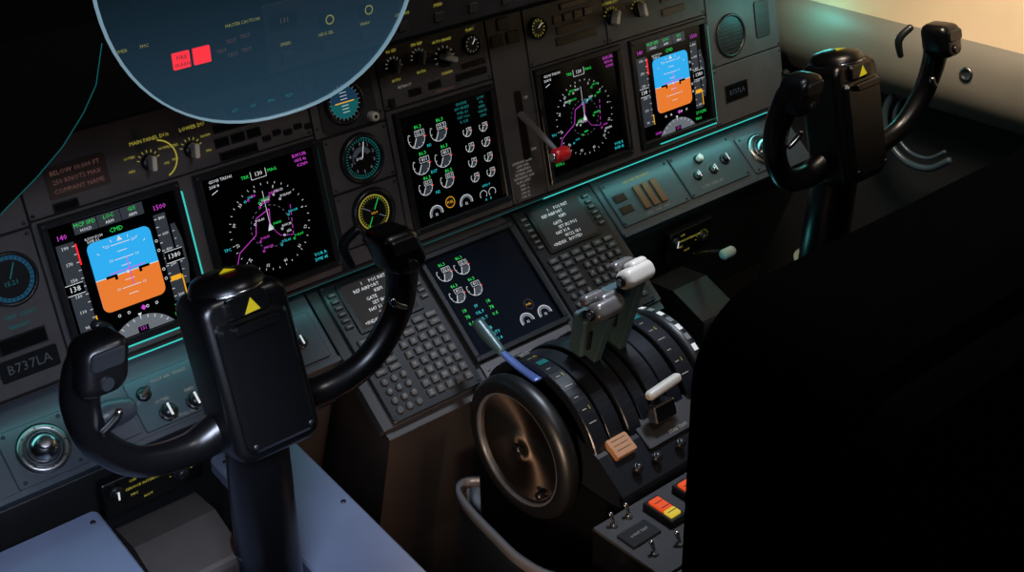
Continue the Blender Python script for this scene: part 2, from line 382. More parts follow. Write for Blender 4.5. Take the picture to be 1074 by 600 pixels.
# ------------------------------------------------------------ displays
def du_base(b,scr='screen_black'):
    h=.0915; o=.101
    for a0,a1,b0,b1 in ((-o,o,h,o),(-o,o,-o,-h),(-o,-h,-h,h),(h,o,-h,h)):
        b.rr(a0,a1,b0,b1,.002,.012,'bezel',0,.0012)
    b.rr(-.0918,.0918,-.0918,.0918,.002,.0045,scr)
    for sx in (-1,1):
        for sy in (-1,1): screw(b,sx*.0965,sy*.0965,.0022,.012)
G=.005
def pfd(b):
    b.poly(b.rrpoly(-.047,.046,-.048,.054,.010,5),G,'e_sky')
    g=[p for p in b.rrpoly(-.047,.046,-.048,.054,.010,5) if p[1]<=.001]
    g2=[(.046,.0)]+[( -.047,.0)]+[p for p in g if p[0]<0 ]+[p for p in g if p[0]>=0]
    b.poly(g2,G+.0003,'e_orange')
    b.line((-.047,0),(.046,0),.0012,G+.0005,'e_white')
    for i in (-3,-2,-1,1,2,3,4):
        L=.014 if i%2==0 else .007; b.line((-L,i*.0105),(L,i*.0105),.001,G+.0006,'e_white')
        if i%2==0:
            for sx in (-1,1): b.text('10' if abs(i)==2 else '20',sx*.019,i*.0105,.006,G+.0006,'e_white')
    for sx in (-1,1):
        b.rr(min(sx*.016,sx*.032),max(sx*.016,sx*.032),-.0018,.0018,G+.0006,G+.0009,'screen_black'); b.rr(sx*.018-.002,sx*.018+.002,-.006,.0018,G+.0006,G+.0009,'screen_black')
    b.flat(-.0018,.0018,-.0018,.0018,G+.001,'e_white')
    b.line((-.026,.004),(.026,.004),.0012,G+.0012,'e_magenta'); b.line((.003,-.02),(.003,.02),.0012,G+.0012,'e_magenta')
    b.poly([(0,.053),(-.004,.046),(.004,.046)],G+.0008,'e_white')
    ticks(b,0,.002,.046,.050,.0009,G+.0008,'e_white',7,45,135)
    b.flat(-.086,-.061,-.064,.064,G,'e_dgrey'); b.flat(.055,.073,-.064,.064,G,'e_dgrey')
    b.poly([(.076,.045),(.083,.045),(.088,.02),(.088,-.02),(.083,-.045),(.076,-.045)],G,'e_dgrey')
    for i in range(-5,6):
        y=i*.0115; b.line((-.065,y),(-.061,y),.0009,G+.0003,'e_white'); b.line((.055,y),(.059,y),.0009,G+.0003,'e_white')
        if i%2: b.text(str(140+i*10),-.075,y,.0068,G+.0003,'e_white'); b.text(str(abs(300+i*100)),.066,y,.0062,G+.0003,'e_white')
        if abs(i)<4: b.line((.077,y),(.080,y),.0008,G+.0003,'e_white')
    b.rr(-.089,-.064,-.007,.007,G+.0004,G+.0008,'screen_black'); b.text('138',-.077,0,.011,G+.001,'e_white')
    b.rr(.057,.084,-.008,.008,G+.0004,G+.0008,'screen_black'); b.text('1380',.070,0,.010,G+.001,'e_white')
    for a0,a1,b0,b1 in ((-.089,-.064,.007,.0078),(-.089,-.064,-.0078,-.007),(.057,.084,.008,.0088),(.057,.084,-.0088,-.008)): b.flat(a0,a1,b0,b1,G+.001,'e_white')
    b.flat(-.0605,-.0585,.03,.060,G+.0002,'e_red'); b.flat(-.0605,-.0585,-.064,-.045,G+.0002,'e_amber')
    b.flat(.057,.073,-.035,-.028,G+.0006,'e_amber'); b.flat(.0735,.0755,-.06,-.03,G+.0006,'e_amber')
    b.text('140',-.075,.073,.010,G,'e_magenta'); b.text('1500',.067,.073,.010,G,'e_magenta'); b.text('29.92IN',.066,-.072,.0085,G,'e_green')
    for i,s_ in enumerate(('MCP SPD','LOC','G/S')):
        a=-.040+i*.034; b.flat(a-.0165,a+.0165,.071,.088,G-.0001,'e_dgrey'); b.text(s_,a,.083,.0078,G+.0003,'e_green'); b.text('ARM' if i else 'HOLD',a,.075,.006,G+.0003,'e_white')
    b.text('CMD',0,.062,.009,G,'e_green')
    b.text('ILS109.5/130',-.033,.0605,.005,G,'e_white'); b.text('DME 4.2',-.035,.056,.005,G+.0005,'e_white')
    for i in (-2,-1,1,2): b.ring(i*.014,-.057,.0014,.0022,G,'e_white',n=10)
    b.poly([(.004,-.057),(.008,-.053),(.012,-.057),(.008,-.061)],G,'e_magenta')
    for i in (-2,-1,1,2): b.ring(.0505,i*.014,.0014,.0022,G,'e_white',n=10)
    P=[(.05*math.cos(math.radians(t)),-.112+.045*math.sin(math.radians(t))) for t in range(27,154,6)]
    P=[(x*1.05,max(y,-.0905)) for x,y in P]; P=[( P[0][0],-.0905)]+P+[(P[-1][0],-.0905)]
    b.poly(P,G,'e_grey')
    for i in range(9):
        t=math.radians(40+12.5*i); b.line((.046*math.cos(t),-.112+.040*math.sin(t)),(.051*math.cos(t),-.112+.0445*math.sin(t)),.001,G+.0003,'e_white')
    b.poly([(0,-.068),(-.003,-.063),(.003,-.063)],G+.0004,'e_white'); b.flat(-.008,.008,-.0905,-.082,G+.0005,'screen_black'); b.text('131',0,-.086,.007,G+.0007,'e_magenta')
    b.text('131H',-.052,-.083,.0075,G,'e_magenta'); b.text('MAG',.058,-.083,.0075,G,'e_green')
def nd(b,seed):
    R=random.Random(seed); cy=-.006
    ticks(b,0,cy,.064,.067,.0007,G,'e_white',36)
    for i in range(12):
        t=math.radians(90-30*i+12); b.text(str(i*3),.059*math.cos(t),cy+.059*math.sin(t),.0065,G,'e_white',t-math.pi/2)
    for i in range(24): b.ring(0,cy,.0316,.0323,G,'e_grey',i*15,i*15+7,48)
    b.poly([(0,cy+.006),(-.005,cy-.006),(.005,cy-.006)],G+.0002,'e_white'); b.line((0,cy+.006),(0,cy+.055),.0007,G,'e_white')
    b.flat(-.010,.010,.069,.080,G,'screen_black')
    b.text('130',0,.0755,.009,G+.0003,'e_white')
    for q in ((-.0125,-.0125,.069,.081),(.0125,.0125,.069,.081)): b.line((q[0],q[2]),(q[1],q[3]),.0008,G,'e_white')
    b.line((-.0125,.069),(.0125,.069),.0008,G,'e_white'); b.text('TRK',-.022,.0755,.007,G,'e_green'); b.text('MAG',.023,.0755,.007,G,'e_green')
    path=[(0,cy),(.004,.02),(-.02,.012),(-.026,-.012),(-.058,-.030),(-.07,-.055)]
    for p,q in zip(path,path[1:]): b.line(p,q,.0009,G+.0004,'e_magenta')
    path=[(.0,cy),(.012,-.024),(.034,-.03),(.04,.02)]
    for p,q in zip(path,path[1:]):
        for k in range(5):
            t0,t1=k/5,(k+.6)/5; b.line((p[0]+(q[0]-p[0])*t0,p[1]+(q[1]-p[1])*t0),(p[0]+(q[0]-p[0])*t1,p[1]+(q[1]-p[1])*t1),.0008,G+.0003,'e_magenta')
    for i in range(17):
        a=R.uniform(-.045,.045); c=R.uniform(-.045,.045); k=R.choice(['e_cyan','e_green','e_white','e_magenta','e_white'])
        b.text(R.choice(['KBFI','RW13R','CASCD','OLM','SEA','PAINE','RENTN','DGLAS']),a+.009,c+.004,.005,G+.0004,k)
        b.ring(a,c,.0012,.002,G+.0004,k,n=6)
    b.text('GS143 TAS141',-.060,.084,.0062,G,'e_white'); b.text('264/ 8',-.072,.0765,.0062,G,'e_white')
    b.line((-.078,.066),(-.068,.070),.001,G,'e_white')
    b.text('RW13R',.072,.084,.0075,G,'e_magenta'); b.text('0835.4z',.072,.0765,.0065,G,'e_magenta'); b.text('4.2NM',.074,.069,.0065,G,'e_magenta')
    b.text('VOR R',.072,-.073,.0075,G,'e_cyan'); b.text('DME 45',.072,-.081,.007,G,'e_cyan')
    b.text('VOR L',-.072,-.073,.0075,G,'e_green'); b.text('TFC',-.075,-.02,.0065,G,'e_cyan')
def gauge(b,a,c,r,v='22.2'):
    b.ring(a,c,0,r,G,'e_dgrey',-120,0,24); b.ring(a,c,r-.0007,r,G+.0002,'e_white',-210,0,36)
    b.line((a,c),(a+r*math.cos(math.radians(-118)),c+r*math.sin(math.radians(-118))),.0011,G+.0003,'e_white')
    ticks(b,a,c,r*.8,r,.0007,G+.0003,'e_white',6,-210,0); b.line((a+r,c),(a+r*1.15,c),.0015,G+.0003,'e_red')
    w=r*.95; x0=a-.1*r; x1=x0+w*1.15; y0=c+r*.15; y1=y0+r*.55
    for p,q in (((x0,y0),(x1,y0)),((x1,y0),(x1,y1)),((x1,y1),(x0,y1)),((x0,y1),(x0,y0))): b.line(p,q,.0006,G+.0003,'e_white')
    b.text(v,(x0+x1)/2,(y0+y1)/2,r*.5,G+.0003,'e_white')
def eicas(b):
    for j,(y,vals) in enumerate(((.052,('22.2','22.2')),(.008,('411','411')),(-.030,('62.0','62.0')))):
        r=.0165 if j<2 else .0135
        for i in (0,1): gauge(b,-.064+i*.044,y,r,vals[i]); 
        b.text(('N1','EGT','N2')[j],-.042,y-r-.001,.007,G,'e_cyan')
        for i in (0,1): b.text('86.3',-.058+i*.044,y+r*1.05,.0085,G,'e_green')
    for i in (0,1):
        for j in range(4):
            gauge(b,.036+i*.034,.036-j*.026,.0085,('.44','35','79','1.2')[j])
    for i in range(5): b.text(('ENGINE','APU BLEED','FUEL 8.2','TAT +12c','R CLB')[i],.034,.084-i*.0075,.0062,G,'e_teal')
    for i in range(5): b.text(('LOW','OIL','XFER','VALVE','CHG')[i],.074,.084-i*.0075,.0062,G,'e_teal')
    for i,x in enumerate((-.052,.010)):
        b.ring(x,-.078,.0085,.0125,G,'e_grey',-10,200,30); b.ring(x,-.078,.0125,.0135,G+.0002,'e_white',-10,200,30); b.text('32',x,-.080,.006,G,'e_white')
    b.ring(-.022,-.068,0,.009,G,'placard_brown'); b.ring(-.022,-.068,.0085,.0095,G+.0002,'e_amber'); b.text('FUEL',-.022,-.068,.006,G+.0003,'e_amber')
    b.text('HYD P',.056,-.062,.006,G,'e_cyan'); b.text('A    B',.056,-.086,.006,G,'e_cyan')
    for x in (.047,.066): b.ring(x,-.076,.0068,.0075,G,'e_white',-40,220,20)
def eicas_low(b):
    for j,(y,vals) in enumerate(((.060,('22.2','22.2')),(.018,('411','411')))):
        for i in (0,1): gauge(b,-.066+i*.036,y,.0145,vals[i]); b.text('86.3',-.062+i*.036,y+.016,.008,G,'e_green')
    for j in range(3):
        for i in (0,1): b.text(('18','78','0.4')[j],-.070+i*.05,-.012-j*.012,.009,G,'e_green')
        b.text(('FF','OIL P','OIL T')[j],-.045,-.012-j*.012,.0075,G,'e_cyan')
    for j in range(3): b.text(('VIB','OIL QTY','1.2   1.4')[j],-.045,-.055-j*.011,.008,G,'e_cyan')
    for i,x in enumerate((.028,.067)):
        b.ring(x,-.070,.008,.013,G,'e_grey',-10,200,30); b.ring(x,-.070,.013,.014,G+.0002,'e_white',-10,200,30); b.text('32',x,-.072,.006,G,'e_white')
    b.ring(.047,-.045,.0085,.0095,G,'placard_brown'); b.text('FUEL',.047,-.045,.005,G,'e_amber')
for u,kind,sd in ((-.546,'p',0),(-.32,'n',3),(.027,'e',0),(.32,'n',5),(.546,'p',0)):
    b=B('flight_display',MIP.at(u,0)); du_base(b)
    {'p':lambda:pfd(b),'n':lambda:nd(b,sd),'e':lambda:eicas(b)}[kind]()
    if u!=.027:
        b.rr(.1008,.1048 if kind=='p' else .1028,-.100,.085,.003,.008,'e_tealglow' if kind=='p' else 'e_tealdim')  # teal light on the bezel side painted as a glowing strip
    if kind=='p': b.rr(-.05,.103,-.1045,-.1015,.003,.008,'e_tealglow')
    b.build()
# lower stand
b=B('forward_electronics_stand',PED)
b.rr(-.275,.33,-.135,.135,-.02,-.002,'panel_edge',.004,.001)
b.rr(-.070,.124,-.132,-.104,-.002,.002,'panel_grey',.002,.0006); b.rr(-.070,.124,.104,.13,-.002,.002,'panel_grey',.002,.0006)
for x in (-.06,.03,.115): screw(b,x,-.118,.0028,.002)
b.f=Fr((.33,0,0),(0,-1,0),(0,0,1))
P=[(.205,-.315),(.13,-.6),(.10,-.9),(-.12,-.9),(-.12,-.2),(-.03,-.142)]
b.prism(P[::-1],0,.600,'stand_dark')
b.build(bevel=.004)
b=B('flight_display',PED.at(.027,0,-.002)); du_base(b,'lower_screen'); eicas_low(b); b.build()
def cdu(cx):
    b=B('control_display_unit',PED.at(cx,0,-.002))
    b.rr(-.087,.087,-.132,.118,0,.007,'bezel',.004,.0015)
    b.rr(-.062,.062,.018,.108,.007,.010,'inset_black',.004,.001); b.flat(-.054,.054,.024,.102,.0103,'screen_grey')
    L=('1     POS INIT','REF AIRPORT','KBFI','GATE','SET IRS POS','N47 31.8','W122 18.1','<INDEX   ROUTE>')
    for i,s_ in enumerate(L):
        b.text(s_,-.014 if i%2 else .004,.095-i*.0092,.0082,.0106,'e_white')
    for i in range(6):
        for sx in (-1,1): b.rr(sx*.073-.007,sx*.073+.007,.034+i*.0115,.041+i*.0115,.007,.0105,'key_grey',.001,.0008); b.line((sx*.073-.004,.0375+i*.0115),(sx*.073+.004,.0375+i*.0115),.0008,.0108,'e_label')
    words=('INIT REF','RTE','CLB','CRZ','DES','MENU','LEGS','DEP ARR','HOLD','PROG','N1 LIM','FIX')
    for r in range(2):
        for c in range(6):
            x=-.065+c*.026; y=.006-r*.014
            b.rr(x-.0105,x+.0105,y-.0055,y+.0055,.007,.0105,'key_grey',.0015,.001)
            w=words[r*6+c]; b.text(w[:4],x,y,.006,.0108,'e_label')
    for r in range(3):
        for c in range(2):
            x=-.065+c*.026; y=-.024-r*.013
            b.rr(x-.0105,x+.0105,y-.005,y+.005,.007,.0105,'key_grey',.0015,.001); b.text(('PREV','NEXT')[c],x,y,.005,.0108,'e_label')
    A='ABCDEFGHIJKLMNOPQRSTUVWXYZ*/-+'
    for r in range(6):
        for c in range(5):
            x=-.006+c*.0185; y=-.024-r*.0175
            b.rr(x-.0068,x+.0068,y-.0065,y+.0065,.007,.0108,'key_grey',.002,.001); b.text(A[r*5+c],x,y,.0085,.0111,'e_label')
    D='123456789.0-'
    for r in range(4):
        for c in range(3):
            x=-.068+c*.018; y=-.066-r*.0165
            b.cyl(x,y,.0064,.007,.0108,'key_grey',12,.001); b.text(D[r*3+c],x,y,.008,.0111,'e_label')
    for sx in (-1,1):
        for y in (-.125,.112): screw(b,sx*.081,y,.0028,.007)
    b.build()
cdu(-.168); cdu(.228)
# ------------------------------------------------------------ shelf + kick panel
b=B('knee_shelf_panel',PED)
for x0,x1 in ((-.9,-.278),(.333,.87)):
    b.rr(x0,x1,0,.140,-.018,-.001,'shelf_grey',.003,.002)
    b.rr(x0,x1,-.006,.003,-.022,.003,'shelf_grey',.002,.001)
def eyeball(x,s):
    b.rr(x-.05,x+.045,s-.042,s+.042,-.001,.003,'shelf_grey',.004,.001)
    b.lathe(x,s,[(.036,.003),(.036,.006),(.032,.009),(.027,.009),(.025,.005)],'metal_brushed',32)
    b.ball(x,s,.006,.023,'metal',24); b.lathe(x,s,[(.010,.026),(.010,.031),(.008,.032),(1e-5,.032)],'metal_brushed',20)
    ticks(b,x,s,.028,.031,.002,.0095,'inset_black',8)
    for sx in (-1,1):
        for sy in (-1,1): screw(b,x+sx*.038-.002,s+sy*.035,.003,.003)
eyeball(-.729,.045); eyeball(.755,.050)
b.rr(-.67,-.60,.012,.085,-.001,.003,'shelf_grey',.003,.001)
b.tube([(-.665,.05,.012),(-.635,.05,.018),(-.605,.05,.012)],[.016,.02,.016],'shelf_grey',16,up=(0,0,1),sub=4)
b.rr(-.595,-.46,.008,.088,-.001,.003,'shelf_teal_lit',.003,.001)
for x in (-.555,-.513): knob(b,x,.024,.010,.016,'bezel'); ticks(b,x,.024,.0125,.0135,.006,.0086,'metal',8)
for x,y,s_ in ((-.555,.044,'OUTBD'),(-.513,.044,'INBD'),(-.53,.075,'FOOT AIR  WSHLD'),(-.53,.013,'PULL ON')): b.text(s_,x,y,.0065,.004,'e_label')
bar_knob(b,-.575,.062,.009,.018,30,'metal')
b.rr(-.455,-.29,.008,.088,-.001,.003,'shelf_grey',.003,.001)
for i in range(4): knob(b,-.43+i*.035,.045,.008,.014,'bezel'); b.text('BRT',-.43+i*.035,.066,.006,.004,'e_label')
b.rr(.345,.52,.012,.105,-.001,.003,'shelf_teal_lit',.003,.001)
for i in range(3): b.rr(.408+i*.022,.423+i*.022,.028,.078,.003,.008,'brown_strip',.002,.001)
b.text('GROUND PROXIMITY',.43,.092,.007,.004,'e_ylabel'); win(b,.355,.385,.06,.075); win(b,.355,.385,.035,.05)
for i in range(3): b.text('INHIBIT',.415+i*.022,.020,.0045,.004,'e_label')
b.rr(.525,.69,.012,.105,-.001,.003,'shelf_teal_lit',.003,.001)
for x in (.565,.61): knob(b,x,.05,.007,.014,'metal'); ticks(b,x,.05,.012,.015,.001,.004,'e_label',8,0,180)
knob(b,.59,.08,.007,.016,'knob_white'); b.text('OUTBD  PANEL  BRT',.59,.025,.0065,.004,'e_label')
knob(b,.65,.06,.008,.016,'bezel')
for x in (.35,.51,.53,.685):
    for y in (.018,.098): screw(b,x,y,.003,.003)
b.f=Fr((-.9,0,0),(0,1,0),(0,0,1))
for x0,x1 in ((0,.622),(1.233,1.77)):
    b.prism([(-.085,-.235),(.01,-.5),(.06,-.9),(.2,-.9),(.2,-.15),(.0,-.15)],x0,x1,'kick_dark')
b.build()
def undershelf(x0,x1):
    b=B('switch_panel',Fr(((x0+x1)/2,-.104,-.275),(1,0,0),(0,-.15,.99)))
    w=(x1-x0)/2; b.rr(-w,w,-.032,.032,-.012,.002,'inset_black',.003,.001)
    for i in range(4): b.text(('OFF','SERVICE INTERPHONE','MIC','HOT')[i],-w*.4+.02*(i%2),.02-.013*i,.0065,.0025,'e_ylabel')
    knob(b,w*.55,-.004,.010,.014,'bezel',ptr=False); knob(b,-w*.75,.012,.008,.012,'bezel')
    ticks(b,w*.55,-.004,.015,.018,.001,.003,'e_ylabel',8,0,180); b.build()
undershelf(-.68,-.53); undershelf(.44,.56)
def footbox(x0,x1,m):
    b=B('foot_heater_box'); b.f=Fr((x0,0,0),(0,1,0),(0,0,1))
    b.prism([(-.24,-.36),(-.24,-.47),(-.20,-.58),(-.09,-.58),(-.09,-.33),(-.16,-.325)],0,x1-x0,m); b.build(bevel=.012)
footbox(-.67,-.545,'box_tan'); footbox(.40,.49,'box_dark')
b=B('pull_handle'); b.tube([(.50,-.12,-.30),(.50,-.17,-.275),(.50,-.195,-.268)],[.005,.005,.006],'metal'); b.tube([(.489,-.20,-.266),(.512,-.20,-.266)],[.010,.010],'knob_white',sub=3,up=(0,0,1)); b.build()
def cover(x0,x1):
    b=B('column_cover_panel',Fr((0,-.10,-.275),(1,0,0),(0,.993,.115)))
    b.rr(x0,x1,-.42,-.006,-.022,0,'blue_floor_panel',.01,.003)
    for y in (-.38,-.2,-.03):
        for x in (x0+.015,x1-.015): screw(b,x,y,.004,0)
    b.rr(x0+.004,x1-.004,-.40,-.03,-.5,-.022,'kick_dark'); b.build()
cover(-.96,-.692); cover(-.520,-.400)
# ------------------------------------------------------------ yokes
def yoke(cx):
    b=B('control_yoke')
    Y=-.40; Z=.07
    b.tube([(cx-.005,-.33,-.9),(cx-.005,-.36,-.6),(cx-.005,-.385,-.3),(cx-.004,-.395,-.12),(cx-.002,-.40,-.02)],[.042,.042,.041,.039,.036],'plastic_black',24,cap=False)
    b.tube([(cx-.005,-.372,-.42),(cx-.005,-.374,-.40)],[.045,.045],'plastic_black',24,cap=False,sub=2)
    b.tube([(cx-.005,-.3815,-.222),(cx-.005,-.382,-.219)],[.0418,.0418],'metal',24,cap=False,sub=1)
    hf=Fr((cx,Y,Z),(1,0,0),(0,math.sin(.25),math.cos(.25)))
    b.f=hf
    b.pillow(-.055,.055,-.125,.075,-.045,.032,'plastic_black',.020,.012,5)
    b.rr(-.044,.044,-.11,.045,.030,.042,'plastic_black',.010,.005,4)
    b.rr(-.026,.026,.046,.070,.028,.040,'plastic_black',.006,.003)
    b.poly([(-.008,.049),(.012,.050),(.003,.066)],.0405,'ink_yellow')
    for sx in (-1,1): screw(b,sx*.036,-.10,.003,.042)
    b.f=Fr(hf.w((0,.07,-.008)),(1,0,0),-hf.n)
    b.lathe(0,0,[(.044,-.01),(.044,.006),(.038,.016),(.02,.021),(1e-5,.022)],'plastic_black',28)
    b.lathe(0,0,[(.0445,.000),(.0455,.002),(.0445,.004)],'metal',28)
    b.poly([(-.010,-.012),(.010,-.015),(.004,.004)],.0225,'ink_yellow')
    b.f=WORLD
    for s in (-1,1):
        p=[(cx+s*.03,Y+.0,Z-.085),(cx+s*.085,Y-.0,Z-.100),(cx+s*.15,Y-.01,Z-.080),(cx+s*.193,Y-.018,Z-.028),(cx+s*.203,Y-.025,Z+.025),(cx+s*.195,Y-.032,Z+.065),(cx+s*.182,Y-.038,Z+.09)]
        r=[(.026,.024),(.020,.019),(.018,.017),(.018,.018),(.020,.019),(.022,.021),(.022,.02)]
        b.tube(p,r,'plastic_black',18)
        gf=Fr((cx+s*.182,Y-.045,Z+.085),(1,0,0),(-s*.25,.1,.96)); b.f=gf
        b.pillow(-.026,.026,-.035,.024,-.026,.026,'plastic_black',.016,.012,5)
        b.rr(-.018,.018,-.004,.016,.024,.030,'bezel',.005,.002)
        b.cyl(0,-.02,.007,.024,.030,'bezel',14,.001)
        b.f=WORLD
        b.tube([(cx+s*.162,Y+.0,Z+.095),(cx+s*.147,Y+.01,Z+.075),(cx+s*.155,Y+.008,Z+.045)],[.006,.007,.005],'bezel',10)
        b.tube([(cx+s*.193,Y-.042,Z-.005),(cx+s*.176,Y-.045,Z+.008),(cx+s*.172,Y-.046,Z+.016)],[.004,.005,.004],'metal',8)
    b.f=hf; b.rr(-.028,.028,.03,.042,.042,.052,'plastic_black',.004,.002); b.f=WORLD
    return b.build()
yoke(-.576); yoke(.528)
# ------------------------------------------------------------ throttle quadrant
QC=(-.335,-.340)
SX=Fr((0,QC[0],QC[1]),(0,-1,0),(0,0,1))
b=B('throttle_quadrant')
b.f=SX
def arcslab(x0,x1,r,m,t0=-10,t1=190):
    n=40; P=[(r*math.cos(math.radians(t0+(t1-t0)*i/n)),r*math.sin(math.radians(t0+(t1-t0)*i/n))) for i in range(n+1)]
    b.prism(P,-x1,-x0,m,.0015)
xs=[-.083,-.055,-.048,-.02,-.013,.012,.019,.041,.048,.073,.080,.108,.115,.145]
for i in range(0,14,2):
    arcslab(xs[i],xs[i+1],.137 if i%4==0 else .133,'quadrant_black')
arcslab(-.083,.145,.122,'inset_black')
for k,t in enumerate(range(40,150,9)):
    for x0 in (-.076,.120):
        tt=math.radians(t); rad=SX.x*math.cos(tt)+SX.y*math.sin(tt)
        tan=-SX.x*math.sin(tt)+SX.y*math.cos(tt)
        f=Fr(SX.w((.1375*math.cos(tt),.1375*math.sin(tt),-x0)),(1,0,0),tan)
        if f.n.dot(rad)<0: f=Fr(f.o,(1,0,0),-tan)
        b.f=f
        b.flat(0,.014 if k%3==0 else .008,-.0008,.0008,.001,'e_label')
        if k%3==1: b.text(str((1,5,15,30)[k//3%4]),.014,.0,.009,.001,'e_ylabel')
        if k==6: b.flat(0,.018,-.008,.004,.0012,'e_tealdim')
        if k in (8,9): b.rr(0,.020,-.006,.006,0,.004,'key_grey',.002,.001); b.text('FLAP UP',.010,0,.005,.0044,'e_white')
b.f=WORLD
b.rr(-.09,.15,-.522,-.215,-.90,-.36,'plastic_black',.004)
b.f=Fr((-.085,0,0),(0,1,0),(0,0,1)); b.prism([(-.522,-.37),(-.40,-.37),(-.40,-.27),(-.47,-.295),(-.522,-.335)],0,.23,'quadrant_black')
D=Fr((0,-.475,-.298),(1,0,0),(0,.80,.45)); b.f=D
b.rr(-.062,-.022,-.010,.022,.0,.010,'tag_tan',.003,.001)
for i in range(3): b.line((-.056,.016-.008*i),(-.028,.016-.008*i),.0008,.0105,'inset_black')
for x in (-.04,.0,.05,.09): knob(b,x,-.035,.006,.012,'bezel',ptr=False)
b.rr(.0,.13,-.02,.03,0,.003,'panel_edge',.003,.001)
b.text('STAB TRIM',.065,-.012,.008,.0035,'e_label'); b.text('NORMAL  CUTOUT',.065,.022,.006,.0035,'e_label')
b.build()
b=B('flap_lever')
b.tube([(.055,-.425,-.272),(.055,-.445,-.25),(.055,-.462,-.236)],[(.004,.012),(.004,.011),(.004,.010)],'metal',10,up=(1,0,0))
b.f=Fr((.052,-.466,-.231),(1,0,.12),(0,.4,.92)); b.pillow(-.034,.034,-.007,.007,-.008,.008,'lever_white',.006,.005)
b.f=Fr((.045,-.468,-.254),(1,0,0),(0,.3,.95)); b.rr(-.022,.022,-.028,.0,-.010,.008,'metal',.003,.002); b.f=WORLD
b.build()
def thrust(x,ky,kz,m):
    b=B('thrust_lever')
    b.f=Fr((x,0,0),(0,-1,0),(0,0,1))
    b.prism([(.335,-.212),(.372,-.212),(-ky+.012,kz-.012),(-ky-.014,kz-.004)],-.007,.007,'lever_grey',.001)
    b.f=Fr((x,-.352,(kz-.205)/2-.01),(1,0,0),(0,(ky+.36)*.5,(kz+.205)))
    b.rr(-.024,.020,-.034,.040,-.012,.014,'lever_grey',.006,.004)
    b.rr(-.014,.010,-.020,.014,.014,.017,'inset_black',.003,.001)
    # grip: rounded bar with a palm swell
    b.f=Fr((x,ky,kz),(1,0,.05),(0,.55,.83))
    b.pillow(-.031,.028,-.014,.015,-.017,.017,m,.012,.010)
    b.pillow(-.012,.024,.002,.022,-.014,.012,m,.009,.008)
    b.f=Fr((x,ky+.03,kz+.004),(1,0,0),(0,.4,.9))
    b.pillow(-.022,.020,-.008,.009,-.009,.009,'lever_silver',.007,.006)
    b.f=WORLD
    b.tube([(x,ky+.03,kz-.05),(x,ky+.034,kz-.02),(x,ky+.030,kz+.0)],[.006,.006,.007],'lever_grey',12,up=(1,0,0))
    b.f=Fr((x-.031,ky,kz),(0,-1,0),(0,0,1)); b.cyl(0,0,.009,0,.003,'inset_black',14); b.cyl(0,0,.0055,.003,.006,'metal',12)
    b.build()
thrust(.004,-.392,-.108,'lever_silver'); thrust(.058,-.398,-.070,'lever_white')
b=B('speed_brake_lever')
x=-.090
b.tube([(x,-.345,-.215),(x,-.30,-.213),(x,-.25,-.203)],[(.003,.010),(.003,.008),(.003,.006)],'blue_arm',10,up=(1,0,0))
b.tube([(x,-.26,-.206),(x,-.225,-.190),(x,-.203,-.178)],[(.006,.007),(.010,.011),(.009,.010)],'lever_grey',14,up=(1,0,0))
b.build()
def wheel(x,side):
    f=Fr((x,QC[0],QC[1]+.01),(0,-1,0),(0,0,1))
    b=B('trim_wheel',f)
    R=.117
    prof=[(.090,-.012),(.100,-.016),(.110,-.015),(R,-.008),(R+.001,0),(R,.008),(.110,.015),(.100,.016),(.090,.012)]
    b.lathe(0,0,prof+[prof[0]],'rubber_black',72)
    b.lathe(0,0,[(.092,.004),(.088,.003),(.03,-.002),(.024,.006),(.018,.010),(1e-5,.011)],'wheel_disc',72)
    b.lathe(0,0,[(.092,-.004),(.088,-.005),(.03,-.005),(1e-5,-.005)],'wheel_disc',48)
    b.cyl(0,0,.010,.010,.016,'plastic_black',16,.002)
    b.lathe(0,0,[(.0895,.010),(.0905,.0135),(.0925,.0145),(.094,.0145)],'rim_grey',72)
    for i in range(0,36):
        t=2*math.pi*i/36
        g=Fr(f.w(((R+.0012)*math.cos(t),(R+.0012)*math.sin(t),0)),f.n,-f.x*math.sin(t)+f.y*math.cos(t))
        if g.n.dot(f.x*math.cos(t)+f.y*math.sin(t))<0: g=Fr(g.o,-g.x,g.y)
        b.f=g
        if side>0 : b.flat(-.0045,.0045,-.006,.006,.0008,'e_white' if i%2 else 'e_grey')
    b.f=f
    b.tube([(.055,-.055,.004),(.055,-.055,.018)],[.007,.007],'plastic_black',12,up=(1,0,0),sub=2)
    b.build()
wheel(-.115,-1); wheel(.18,1)
b=B('map_pocket')
pts=[(-.155,-.275),(-.175,-.262),(-.198,-.275),(-.212,-.32),(-.222,-.39),(-.228,-.46),(-.215,-.52),(-.165,-.57)]
def cr(P,sub=6):
    P=[Vector(p) for p in P]; Q=[]
    for i in range(len(P)-1):
        p0=P[max(i-1,0)];p1=P[i];p2=P[i+1];p3=P[min(i+2,len(P)-1)]
        for k in range(sub):
            t=k/sub; Q.append(.5*((2*p1)+(p2-p0)*t+(2*p0-5*p1+4*p2-p3)*t*t+(3*p1-p0-3*p2+p3)*t**3))
    return Q+[P[-1]]
Q=cr(pts); n=len(Q)
def wallstrip(z0,z1,w,m):
    L=[];fs=[]
    for i,q in enumerate(Q):
        d=(Q[min(i+1,n-1)]-Q[max(i-1,0)]).normalized(); nn=Vector((-d.y,d.x))*w
        L.extend([(q.x+nn.x,q.y+nn.y,z0),(q.x+nn.x,q.y+nn.y,z1),(q.x-nn.x,q.y-nn.y,z1),(q.x-nn.x,q.y-nn.y,z0)])
    for i in range(n-1):
        for k in range(4):
            j=(k+1)%4; fs.append((i*4+k,i*4+j,i*4+4+j,i*4+4+k))
    b.add(L,fs,m,True); b.add(L[:4],[(0,1,2,3)],m); b.add(L[-4:],[(3,2,1,0)],m)
